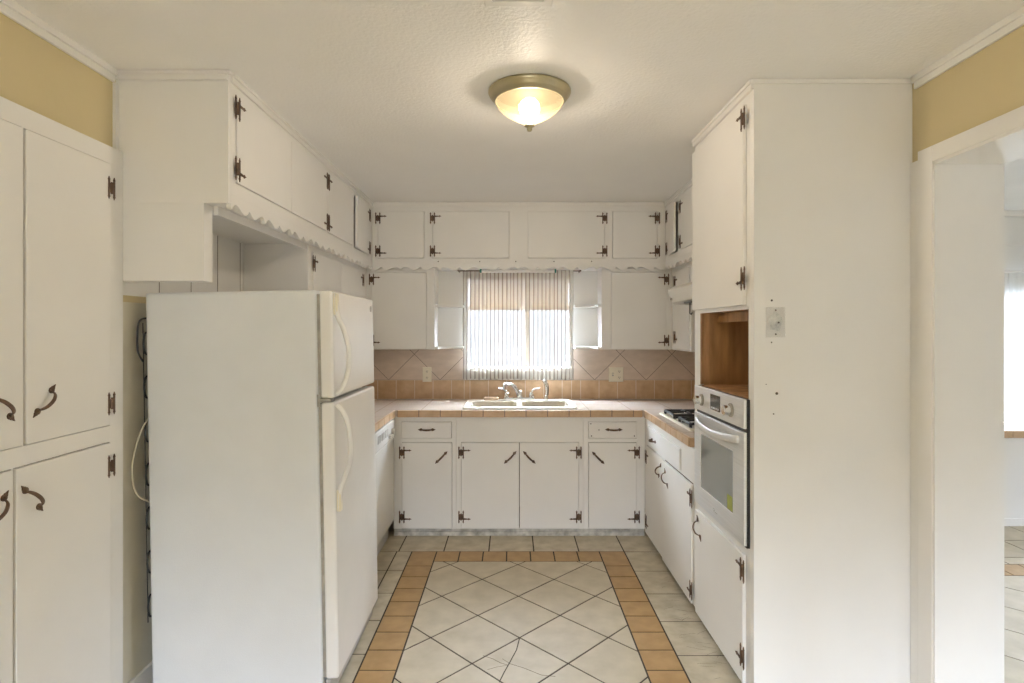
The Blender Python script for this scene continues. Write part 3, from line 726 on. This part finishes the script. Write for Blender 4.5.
# cooktop
T = thing('cooktop', 'bisque gas cooktop with black grates set in the right counter', 'cooktop', (1.28, 3.67, .93))
bm = bmesh.new(); loops(bm, [(rrect(1.035, 1.53, 3.32, 4.02, .02), .9302), (rrect(1.035, 1.53, 3.32, 4.02, .02), .938), (rrect(1.045, 1.52, 3.33, 4.01, .015), .943), (rrect(1.065, 1.50, 3.35, 3.99, .012), .939)]); obj('cooktop_tray', bm, 'enamel', T)
for cx in (1.175, 1.40):
    for cy in (3.50, 3.84):
        bm = bmesh.new(); lathe(bm, [(.055, 0), (.05, .012), (.03, .016)], (cx, cy, .9385), seg=24); b_ = obj('burner', bm, 'black', T)
        bm = bmesh.new()
        for k in range(4):
            a = k*PI/2; R = Matrix.Translation((cx, cy, 0)) @ Matrix.Rotation(a, 4, 'Z')
            tube(bm, [R @ Vector(p) for p in ((.112, 0, .966), (.018, 0, .968))], .0085, 8)
            tube(bm, [R @ Vector(p) for p in ((.112, -.112, .9395), (.112, -.108, .962), (.112, .108, .962), (.112, .112, .9395))], .009, 8)
        obj('grate', bm, 'grate', T, dbl=False)
for y in (3.59, 3.67, 3.75):
    bm = bmesh.new(); lathe(bm, [(.02, 0), (.018, .02), (.006, .024)], (1.09, y, .9395), seg=18); obj('knob', bm, 'black', T)

# ------------------------------------------------------------------ oven tower
TX, TY0, TY1 = .98, 2.31, 3.055
FT = Face('x', TX, -1)
T = thing('oven_cabinet', 'tall cream oven tower with upper door, bare brown cavity and lower door', 'cabinet', (1.3, 2.68, 0))
CAV = (2.362, 2.970, .632, 1.608)
dU, dL = (2.378, 3.095-.045, 1.625, 2.462), (2.385, 3.000, .040, .578)
frame(T, FT, (TY0+.0195, TY1, .03, ZC-.001), [CAV, (2.40, 2.98, .06, .56), (2.40, 3.02, 1.66, 2.44)])
bm = bmesh.new(); box(bm, TX, 1.6235, TY0, TY0+.019, 0, ZC-.001)
obj('side_panel', bm, 'paint', T, bevel=.0015)
obj('side_panel', B(TX+.02, 1.6235, TY1-.015, TY1-.001, 0, ZC-.001), 'paint', T)
bm = bmesh.new()
for z in (.612, 1.609, 2.50): box(bm, TX+.0195, 1.6, TY0+.02, TY1-.016, z, z+.018)
box(bm, 1.60, 1.612, TY0+.02, TY1-.016, .05, 2.52)
obj('shelf_board', bm, 'wood', T, dbl=False)
bm = bmesh.new()                                          # plywood lining of the empty cavity
box(bm, TX+.0195, 1.59, 2.352, 2.361, 1.231, 1.607); box(bm, TX+.0195, 1.59, 2.972, 2.981, 1.231, 1.607); box(bm, 1.585, 1.594, 2.352, 2.981, 1.231, 1.607); box(bm, TX+.09, TX+.105, 2.362, 2.971, 1.56, 1.606)
box(bm, TX+.0195, TX+.045, 2.95, 2.972, 1.2385, 1.607); box(bm, TX+.003, 1.584, 2.366, 2.948, 1.2322, 1.238)
obj('cavity_lining', bm, 'wood', T, dbl=False)
bm = bmesh.new()
for y0, y1, z0, z1 in ((2.952, 2.971, 1.24, 1.607), (2.3615, 2.366, 1.24, 1.607)): box(bm, TX+.001, TX+.019, y0, y1, z0, z1)
obj('rough_edge', bm, 'wood', T, dbl=False)
obj('cavity_trim', B(TX-.004, TX-.0002, 2.362, 2.99, 1.606, 1.618), 'trim', T)
door(T, FT, *dU, 'lo', (2.40, 1.735), None, proud=.0165, thick=.016)
door(T, FT, *dL, 'lo', (.515, .155), (2.935, .50, 62), proud=.0165, thick=.016)
obj('toe_board', B(TX+.04, TX+.055, TY0+.02, TY1-.016, 0, .029), 'toe', T)
bm = bmesh.new(); box(bm, TX-.012, TX, TY0-.002, TY1, ZC-.040, ZC-.001); box(bm, TX-.018, TX-.010, TY0-.002, TY1, ZC-.018, ZC-.001)
box(bm, TX-.012, 1.6235, TY0-.008, TY0, ZC-.020, ZC-.001); obj('crown_strip', bm, 'trim', T, bevel=.002, dbl=False)
for x, z, r in ((1.053, 1.640, .0045), (1.052, 1.470, .003), (1.073, 1.263, .006), (1.06, 1.18, .003), (1.03, 1.30, .002)):
    bm = bmesh.new(); lathe(bm, [(r, 0), (r*.7, -.002)], (x, TY0, z), axis='y', seg=10); obj('screw_hole', bm, 'mark', T)
# plate
T = thing('wall_plate', 'clear plastic cover plate screwed to the side of the oven tower', 'wall plate', (1.066, TY0, 1.55))
bm = bmesh.new(); prism(bm, [(1.04+.028*math.cos(2*PI*k/11)*(1+.25*math.sin(3*k))+.028, 1.553+.04*math.sin(2*PI*k/11)*(1+.2*math.cos(2*k))) for k in range(11)], lambda a, b, d: Vector((a, d, b)), TY0-.001, TY0-.0002); obj('bare_patch', bm, 'patch', T)
obj('cover', B(1.026, 1.106, TY0-.006, TY0-.002, 1.490, 1.613), 'plate', T, bevel=.002)
for x, z in ((1.066, 1.60), (1.066, 1.503), (1.078, 1.55)):
    bm = bmesh.new(); lathe(bm, [(.0035, -.006), (.003, -.0085)], (x, TY0, z), axis='y', seg=10); obj('screw', bm, 'mark', T)

# wall oven
T = thing('wall_oven', 'stainless steel built-in wall oven in the oven tower', 'oven', (1.2, 2.66, .632))
OX, OY0, OY1 = .953, 2.343, 2.978
obj('oven_body', B(TX+.0005, 1.52, 2.366, 2.966, .634, 1.229), 'black', T)
obj('back_bezel', B(.966, TX-.0005, OY0+.003, OY1-.003, .620, 1.232), 'black', T)
obj('control_panel', B(OX, .9655, OY0, OY1, 1.112, 1.234), 'steel', T, bevel=.003)
FO = Face('x', OX, -1)
bm = bmesh.new(); plate(bm, FO.P, (OY0, OY1, .630, 1.097), [(2.463, 2.880, .728, .996)], -.0125, 0); obj('oven_door', bm, 'steel', T, bevel=.002)
od = bpy.data.objects['oven_door']
obj('door_glass', B(OX+.002, OX+.010, 2.463, 2.880, .728, .996), 'ovenglass', od)
obj('sticker', B(OX+.0005, OX+.0018, 2.468, 2.525, .732, .795), 'energy', od)
for y in (2.822, 2.47+.012):
    pass
for y, z in ((2.86, 1.170), (2.478, 1.172)):
    bm = bmesh.new(); lathe(bm, [(.030, 0), (.030, -.006), (.024, -.008)], (OX, y, z), axis='x', seg=28); k_ = obj('knob', bm, 'gasket', T)
    bm = bmesh.new(); lathe(bm, [(.021, -.008), (.022, -.034), (.018, -.038)], (OX, y, z), axis='x', seg=24); obj('knob_grip', bm, 'chrome', k_)
obj('display', B(OX-.002, OX+.001, 2.610, 2.735, 1.142, 1.215), 'display', T)
d_ = bpy.data.objects['display']
for y in (2.625, 2.645, 2.665, 2.685, 2.705): obj('button', B(OX-.0035, OX-.002, y, y+.011, 1.148, 1.156), 'steel', d_)
pts = [(OX+.001, 2.915, 1.066), (OX-.014, 2.905, 1.064), (OX-.030, 2.80, 1.051), (OX-.036, 2.66, 1.044), (OX-.030, 2.52, 1.049), (OX-.014, 2.405, 1.058), (OX+.001, 2.395, 1.060)]
bm = bmesh.new(); tube(bm, spline(pts, 8), .018, 12, flat=(1.0, .3), upv=(0, 0, 1)); obj('oven_handle', bm, 'steel', od, smooth=True)
bm = bmesh.new(); tube(bm, [(OX-.0006, 2.69+.010*math.cos(a), .672+.007*math.sin(a)) for a in [2*PI*k/14 for k in range(13)]], .0012, 6); box(bm, OX-.0012, OX, 2.645, 2.676, .664, .667); obj('emblem', bm, 'greyplastic', od)
# gas fitting lying in the cavity
bm = bmesh.new(); tube(bm, [(1.03, 2.42, 1.2455), (1.10, 2.50, 1.2455), (1.2, 2.60, 1.2455), (1.35, 2.72, 1.2455)], .007, 8); tube(bm, [(1.055, 2.462, 1.247), (1.055, 2.462, 1.272)], .012, 10)
tag(obj('gas_pipe', bm, 'steel'), 'short metal gas pipe lying in the brown cavity above the wall oven', 'pipe')

# ------------------------------------------------------------------ refrigerator
FY0, FY1, FXB, FXD = 2.32, 3.013, -1.496, -.7347
T = thing('refrigerator', 'white top-freezer refrigerator standing on the left below the open alcove', 'refrigerator', (-1.12, 2.66, 0))
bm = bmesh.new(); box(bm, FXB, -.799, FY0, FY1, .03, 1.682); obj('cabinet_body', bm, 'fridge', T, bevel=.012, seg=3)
bm = bmesh.new(); box(bm, -.7985, -.787, FY0+.008, FY1-.008, .10, 1.216); box(bm, -.7985, -.787, FY0+.008, FY1-.008, 1.242, 1.664); obj('gasket', bm, 'gasket', T, dbl=False)
fz = obj('freezer_door', B(-.7865, FXD, FY0, FY1, 1.238, 1.678), 'fridge_door', T, bevel=.010, seg=3)
fd = obj('fridge_door', B(-.7865, FXD, FY0, FY1, .095, 1.222), 'fridge_door', T, bevel=.010, seg=3)
def bow(par, z0, z1, cap_hi):
    y = FY0+.030; x = FXD
    if cap_hi: ctrl = [(x+.006, y, z1), (x+.012, y, z1-.08), (x+.036, y, z1-.14), (x+.055, y, z1-.21), (x+.058, y, z1-.27), (x+.050, y, z0+.085), (x+.030, y, z0+.03), (x+.004, y, z0)]
    else: ctrl = [(x+.004, y, z1), (x+.030, y, z1-.03), (x+.050, y, z1-.085), (x+.058, y, z1-.17), (x+.053, y, z1-.235), (x+.034, y, z0+.14), (x+.012, y, z0+.08), (x+.006, y, z0)]
    bm = bmesh.new(); tube(bm, spline(ctrl, 8), .0135, 12, flat=(1.15, .75), upv=(0, 1, 0)); o = obj('handle', bm, 'fridge_door', par, smooth=True)
    bm = bmesh.new()
    if cap_hi: box(bm, x-.001, x+.017, y-.015, y+.015, z1-.085, z1+.004)
    else: box(bm, x-.001, x+.017, y-.015, y+.015, z0-.004, z0+.085)
    obj('handle_cap', bm, 'ivory', o, bevel=.005)
bow(fz, 1.252, 1.664, True); bow(fd, .775, 1.208, False)
bm = bmesh.new(); lathe(bm, [(.016, 0), (.015, .003), (.008, .0035)], (FXD-.0002, 2.955, 1.625), axis='x', seg=20); obj('emblem', bm, 'logo', fz)
bm = bmesh.new(); box(bm, -.797, -.745, FY0-.004, FY0+.05, 1.2235, 1.2365); box(bm, -.800, -.788, FY0-.006, FY0+.0, 1.205, 1.255); obj('mid_hinge', bm, 'gasket', T, dbl=False)
obj('toe_grille', B(-.79, -.765, FY0+.01, FY1-.01, .02, .088), 'greyplastic', T, bevel=.003)
for x, zf in ((-1.42, .0105), (-.86, .0005)):
    for y in (FY0+.06, FY1-.06):
        bm = bmesh.new(); lathe(bm, [(.022, zf), (.022, zf+.010), (.012, zf+.013), (.012, .0295)], (x, y, 0), seg=14); obj('foot', bm, 'black', T)
bm = bmesh.new()
for k in range(14):
    z = .35+k*.09
    tube(bm, [(-1.512, FY0+.03, z), (-1.512, FY1-.03, z), ], .004, 6)
    cz = [(-1.512-.0*math.sin(a), FY0+.03-.018*math.sin(a), z+.045-.045*math.cos(a)) for a in [PI*i/8 for i in range(9)]]
    if k % 2 == 0: tube(bm, cz, .004, 6)
    tube(bm, [(-1.486, FY0+.05, z), (-1.512, FY0+.05, z)], .003, 6)
for y in [FY0+.02+.06*i for i in range(12)]: tube(bm, [(-1.518, y, .33), (-1.518, y, 1.56)], .0022, 5)
tube(bm, spline([(-1.50, FY0+.02, 1.58), (-1.53, FY0+.012, 1.56), (-1.535, FY0+.01, 1.45), (-1.52, FY0+.02, 1.40)], 6), .004, 6)
obj('condenser_coil', bm, 'black', T, dbl=False)
bm = bmesh.new()
tube(bm, spline([(-1.500, 2.34, 1.17), (-1.516, 2.315, 1.12), (-1.545, 2.31, 1.02), (-1.552, 2.31, .93), (-1.535, 2.315, .86), (-1.505, 2.35, .82)], 8), .0036, 8)
obj('power_cord', bm, 'cord', T, smooth=True)
T.matrix_basis = Matrix.Translation((FXB+.030, 0, -.010)) @ Matrix.Rotation(math.radians(-1.0), 4, 'Y') @ Matrix.Translation((-FXB, 0, 0)) @ T.matrix_basis   # it leans back a little

# ------------------------------------------------------------------ curtains and rod
def curtain(name, label, x0, x1, z0, z1, y, amp, waves, mat, hem=.078, fold=None, top_in=0, ph=0):
    bm = bmesh.new(); nx, nz = int((x1-x0)*340), 26; V = []
    for j in range(nz+1):
        s = j/nz; z = z0+(z1-z0)*s; row = []
        for i in range(nx+1):
            u = i/nx; a = amp*(1-.35*s)
            xx = x0+(x1-x0)*u
            if top_in: xx += top_in*(u if top_in < 0 else 1-u)*s**3*0
            yy = y + a*math.sin(2*PI*waves*u+ph+.4*math.sin(5*u)) + .35*a*math.sin(2*PI*waves*2.3*u+1.3+.8*s)
            if fold: yy += .012*math.exp(-((u-fold)/.035)**2) - .016*math.exp(-((u-fold-.07)/.03)**2)
            row.append(bm.verts.new((xx+.004*math.sin(9*s+7*u)*(1-s), yy, z + (.004*math.sin(2*PI*waves*u) if j == 0 else 0))))
        V.append(row)
    for j in range(nz):
        for i in range(nx): bm.faces.new((V[j][i], V[j][i+1], V[j+1][i+1], V[j+1][i]))
    T = thing(name, label, 'curtain', ((x0+x1)/2, y, z1))
    c = obj('fabric', bm, mat, T, smooth=True)
    if hem:                                               # a doubled strip at the bottom
        bm = bmesh.new(); W = []
        for z in (z0+.001, z0+hem):
            W.append([bm.verts.new((v.x, v.y-.0025, z)) for v in [o.co for o in c.data.vertices[:nx+1]]])
        for i in range(nx): bm.faces.new((W[0][i], W[0][i+1], W[1][i+1], W[1][i]))
        obj('hem', bm, mat, T, smooth=True)
    return T
curtain('sheer_curtain', 'wider left panel of the striped sheer curtains above the sink', -.418, .138, 1.106, 2.018, 4.812, .010, 11, 'sheer')
curtain('sheer_curtain', 'narrower right panel of the striped sheer curtains above the sink', .122, .512, 1.106, 2.018, 4.758, .009, 8, 'sheer', ph=1, fold=.80)
T = thing('curtain_rod', 'thin dark curtain rod carrying the striped curtains across the kitchen window', 'curtain rod', (.05, 4.78, 2.03))
bm = bmesh.new(); tube(bm, [(-.455, 4.788, 2.017), (.575, 4.788, 2.017)], .0055, 8); obj('rod', bm, 'bronze', T)
for x in (-.452, .566):
    bm = bmesh.new(); box(bm, x, x+.010, 4.775, 4.859, 2.009, 2.027); lathe(bm, [(.009, -.012), (.009, .0)], (x+.005, 4.775, 2.017), axis='y', seg=10); obj('bracket', bm, 'bronze', T)
T = thing('fluorescent_tube', 'unlit white fluorescent tube with green end caps behind the scalloped edge over the window', 'tube light', (.05, 4.70, 2.014))
bm = bmesh.new(); tube(bm, [(-.250, 4.70, 2.008), (.350, 4.70, 2.008)], .016, 14); obj('tube', bm, 'trim', T, smooth=False)
for x in (-.264, .350):
    bm = bmesh.new(); tube(bm, [(x, 4.70, 2.008), (x+.014, 4.70, 2.008)], .0175, 14); obj('end_cap', bm, 'green', T)
    bm = bmesh.new(); box(bm, x, x+.014, 4.692, 4.708, 2.0255, ZU+.002) if False else box(bm, x, x+.014, 4.692, 4.708, 2.012, 2.0215); obj('lamp_holder', bm, 'whiteplastic', T)
# venetian blind pulled half way behind the curtain
T = thing('window_blind', 'tan slatted blind half lowered behind the sheer kitchen curtains', 'blind', (.06, 4.89, 1.99))
bm = bmesh.new()
for k in range(9):
    z = 1.955-k*.0265
    R = Matrix.Translation((0, 4.885, z)) @ Matrix.Rotation(1.1, 4, 'X')
    box(bm, -.365, .485, -.0125, .0125, -.0007, .0007, 0, R)
obj('slats', bm, 'slat', T, dbl=False)
obj('bottom_rail', B(-.365, .485, 4.873, 4.897, 1.690, 1.722), 'slat', T, bevel=.002)
obj('head_rail', B(-.368, .488, 4.87, 4.90, 1.965, 1.99), 'slat', T)

# outlets
def outlet(x, z, w, label, cols):
    T = thing('wall_outlet', label, 'outlet', (x, 4.848, z))
    obj('cover_plate', B(x-w/2, x+w/2, 4.8465, 4.8512, z-.063, z+.063), 'outlet', T, bevel=.002)
    for cx, kind in cols:
        if kind == 'o':
            for s in (-1, 1):
                bm = bmesh.new(); prism(bm, rrect(cx-.016, cx+.016, z+s*.026-.0165, z+s*.026+.0165, .013), lambda a, b, d: Vector((a, d, b)), 4.8445, 4.8466)
                r_ = obj('receptacle', bm, 'outlet', T)
                bm = bmesh.new(); [box(bm, cx+q-.0015, cx+q+.0015, 4.8440, 4.8446, z+s*.026-.003, z+s*.026+.007) for q in (-.006, .006)]; lathe(bm, [(.003, 0), (.003, -.0006)], (cx, 4.8446, z+s*.026-.008), axis='y', seg=8); obj('slot', bm, 'mark', r_)
        else:
            bm = bmesh.new(); box(bm, cx-.005, cx+.005, 4.836, 4.8466, z-.003, z+.010); obj('switch_toggle', bm, 'outlet', T, bevel=.002)
            bm = bmesh.new(); box(bm, cx-.007, cx+.007, 4.8462, 4.8466, z-.014, z+.014); obj('switch_slot', bm, 'greyplastic', T)
outlet(-.722, 1.142, .076, 'almond duplex outlet on the taupe tiles left of the sink', [(-.722, 'o')])
outlet(.885, 1.142, .122, 'almond double plate with switch and outlet right of the sink', [(.858, 's'), (.912, 'o')])

# ------------------------------------------------------------------ ceiling lamp and vent
LX, LY = .0746, 2.43
T = thing('ceiling_light', 'flush brass ceiling light with lit ribbed glass bowl', 'ceiling light', (LX, LY, ZC))
bm = bmesh.new(); lathe(bm, [(.170, ZC-.0005), (.175, ZC-.002), (.176, ZC-.008), (.172, ZC-.016), (.166, ZC-.020), (.164, ZC-.027), (.157, ZC-.034), (.151, ZC-.037), (.149, ZC-.044), (.144, ZC-.046), (.145, ZC-.030), (.143, ZC-.014), (.002, ZC-.012)], (LX, LY, 0), seg=72); obj('brass_pan', bm, 'brass', T, smooth=True)
bm = bmesh.new(); lathe(bm, [(.1435, ZC-.045), (.1425, ZC-.0165), (.002, ZC-.0165)], (LX, LY, 0), seg=48, closed=True); obj('dark_liner', bm, 'darkliner', T)  # dark liner added inside the pan to keep its lit interior dim
bm = bmesh.new(); prof = [(.1432, ZC-.043), (.142, ZC-.050), (.135, ZC-.063), (.123, ZC-.077), (.107, ZC-.091), (.088, ZC-.104), (.067, ZC-.116), (.047, ZC-.126), (.033, ZC-.133), (.025, ZC-.139), (.020, ZC-.146)]
lathe(bm, prof, (LX, LY, 0), seg=144, ripple=lambda k: .007 if k % 2 else -.007, closed=True); obj('glass_bowl', bm, 'bowl', T, smooth=True)
bm = bmesh.new(); lathe(bm, [(.004, ZC-.140), (.020, ZC-.144), (.022, ZC-.149), (.012, ZC-.154), (.010, ZC-.158), (.012, ZC-.163), (.008, ZC-.170), (.002, ZC-.172)], (LX, LY, 0), seg=28); obj('finial', bm, 'brass', T, smooth=True)
T = thing('ceiling_vent', 'white ceiling vent grille at the top edge above the lamp', 'vent', (.018, 1.68, ZC))
bm = bmesh.new(); plate(bm, lambda a, b, d: Vector((a, b, d)), (-.085, .125, 1.57, 1.778), [(-.06, .10, 1.595, 1.753)], ZC-.008, ZC-.0005); obj('vent_frame', bm, 'trim', T, bevel=.002)
bm = bmesh.new(); [box(bm, -.06, .10, 1.60+.022*k, 1.611+.022*k, ZC-.006, ZC-.001) for k in range(7)]; obj('vent_grille', bm, 'trim', T, dbl=False)

# ------------------------------------------------------------------ next room through the doorway
T = thing('low_counter', 'low white counter with tan tile edge seen through the doorway', 'counter', (4.2, 4.65, 0))
obj('counter_base', B(2.6, 5.998, 4.43, 4.858, 0, .69), 'wallwhite', T)
obj('counter_slab', B(2.6, 5.998, 4.405, 4.858, .6905, .742), 'creamtile', T)
bm = bmesh.new(); [box(bm, 2.6+.1575*k+.002, 2.6+.1575*(k+1)-.002, 4.392, 4.4048, .688, .742) for k in range(21)]; obj('edge_tile', bm, 'splashtan', T, dbl=False, bevel=.002)
curtain('sheer_curtain', 'long white sheer curtain at the window beyond the doorway', 3.5, 5.35, .75, 2.0, 4.80, .014, 30, 'sheer2', hem=0)
T = thing('curtain_rod', 'white rod carrying the sheer curtain beyond the doorway', 'curtain rod', (4.42, 4.80, 2.01))
bm = bmesh.new(); tube(bm, [(3.45, 4.80, 2.012), (5.4, 4.80, 2.012)], .010, 10); obj('rod', bm, 'trim', T)
for x in (3.47, 5.37): obj('bracket', B(x, x+.012, 4.80, 4.859, 2.0, 2.025), 'trim', T)
struct(obj('trim_7', B(1.9, 5.998, 4.84, 4.859, 2.24, 2.27), 'trim', bevel=.002)); struct(obj('trim_8', B(1.9, 5.998, 4.835, 4.859, ZC-.05, ZC-.001), 'trim', bevel=.002))

# ------------------------------------------------------------------ light
w = bpy.data.worlds.new('daylight'); sc.world = w; w.use_nodes = True
N_, L_ = w.node_tree.nodes, w.node_tree.links
bg = N_['Background']; bg.inputs['Strength'].default_value = 1          # bright hazy sky: dim near the horizon, strong overhead
tc = N_.new('ShaderNodeTexCoord'); sx = N_.new('ShaderNodeSeparateXYZ'); rp = N_.new('ShaderNodeValToRGB'); mr = N_.new('ShaderNodeMapRange')
L_.new(tc.outputs['Generated'], sx.inputs[0]); mr.inputs['From Min'].default_value = -1; L_.new(sx.outputs['Z'], mr.inputs['Value']); L_.new(mr.outputs[0], rp.inputs['Fac'])
mu = N_.new('ShaderNodeVectorMath'); mu.operation = 'SCALE'; mu.inputs['Scale'].default_value = SKY
L_.new(rp.outputs['Color'], mu.inputs[0]); L_.new(mu.outputs[0], bg.inputs['Color'])
cr = rp.color_ramp; cr.elements[0].position = 0; cr.elements[1].position = 1
def sky(e, p, v): e.position = p; e.color = (v*.84, v*.95, v*1.15, 1)
sky(cr.elements[0], 0, .016); sky(cr.elements[1], 1, 1)
for p, v in ((.495, .0135), (.505, .0165), (.555, .018), (.66, .55), (.75, .9)): sky(cr.elements.new(p), p, v)
def portal(name, loc, rot, sx, sy):
    l = bpy.data.lights.new(name, 'AREA'); l.shape = 'RECTANGLE'; l.size = sx; l.size_y = sy; l.cycles.is_portal = True
    o = bpy.data.objects.new(name, l); COL.objects.link(o); o.location = loc; o.rotation_euler = rot
portal('rear_fill_portal', (.05, YREAR-.06, 1.175), (PI/2, 0, 0), 1.0, 1.85)  # guides sky light through the added rear opening
portal('left_fill_portal', (XL-.05, -1.85, 1.5), (PI/2, 0, -PI/2), .5, .5)  # same for the hole added in the left wall
portal('far_fill_portal', (6.05, .9, 1.525), (PI/2, 0, PI/2), .6, .65)  # same for the hole added in the far wall
portal('side_rear_fill_portal', (3.9, YREAR-.06, 1.55), (PI/2, 0, 0), .6, .7)  # same for the next room's added rear opening
portal('kitchen_window_daylight', (.06, YB+.11, 1.585), (-PI/2, 0, 0), .92, .84)
portal('side_window_daylight', (4.42, YB+.11, 1.355), (-PI/2, 0, 0), 1.75, 1.15)
l = bpy.data.lights.new('lamp_bulb', 'POINT'); l.energy = 13; l.color = (1, .90, .79); l.shadow_soft_size = .045
o = bpy.data.objects.new('lamp_bulb', l); COL.objects.link(o); o.location = (LX, LY, ZC-.066)

# ------------------------------------------------------------------ camera
cam = bpy.data.cameras.new('camera'); cam.sensor_width = 36; cam.sensor_fit = 'HORIZONTAL'; cam.lens = 570/1024*36
cam.shift_x = 0; cam.shift_y = -(341.5-330)/1024; cam.clip_start = .05
co = bpy.data.objects.new('camera', cam); COL.objects.link(co); co.location = (0, 0, 1.52); co.rotation_euler = (PI/2, 0, 0)
sc.camera = co
sc.view_settings.view_transform = 'Standard'; sc.view_settings.look = 'None'; sc.view_settings.gamma = 1; sc.view_settings.use_curve_mapping = False
sc.view_settings.exposure = .36
sc.cycles.max_bounces = 10; sc.cycles.diffuse_bounces = 6; sc.cycles.transparent_max_bounces = 12
sc.cycles.use_denoising = True; sc.cycles.sample_clamp_indirect = 6
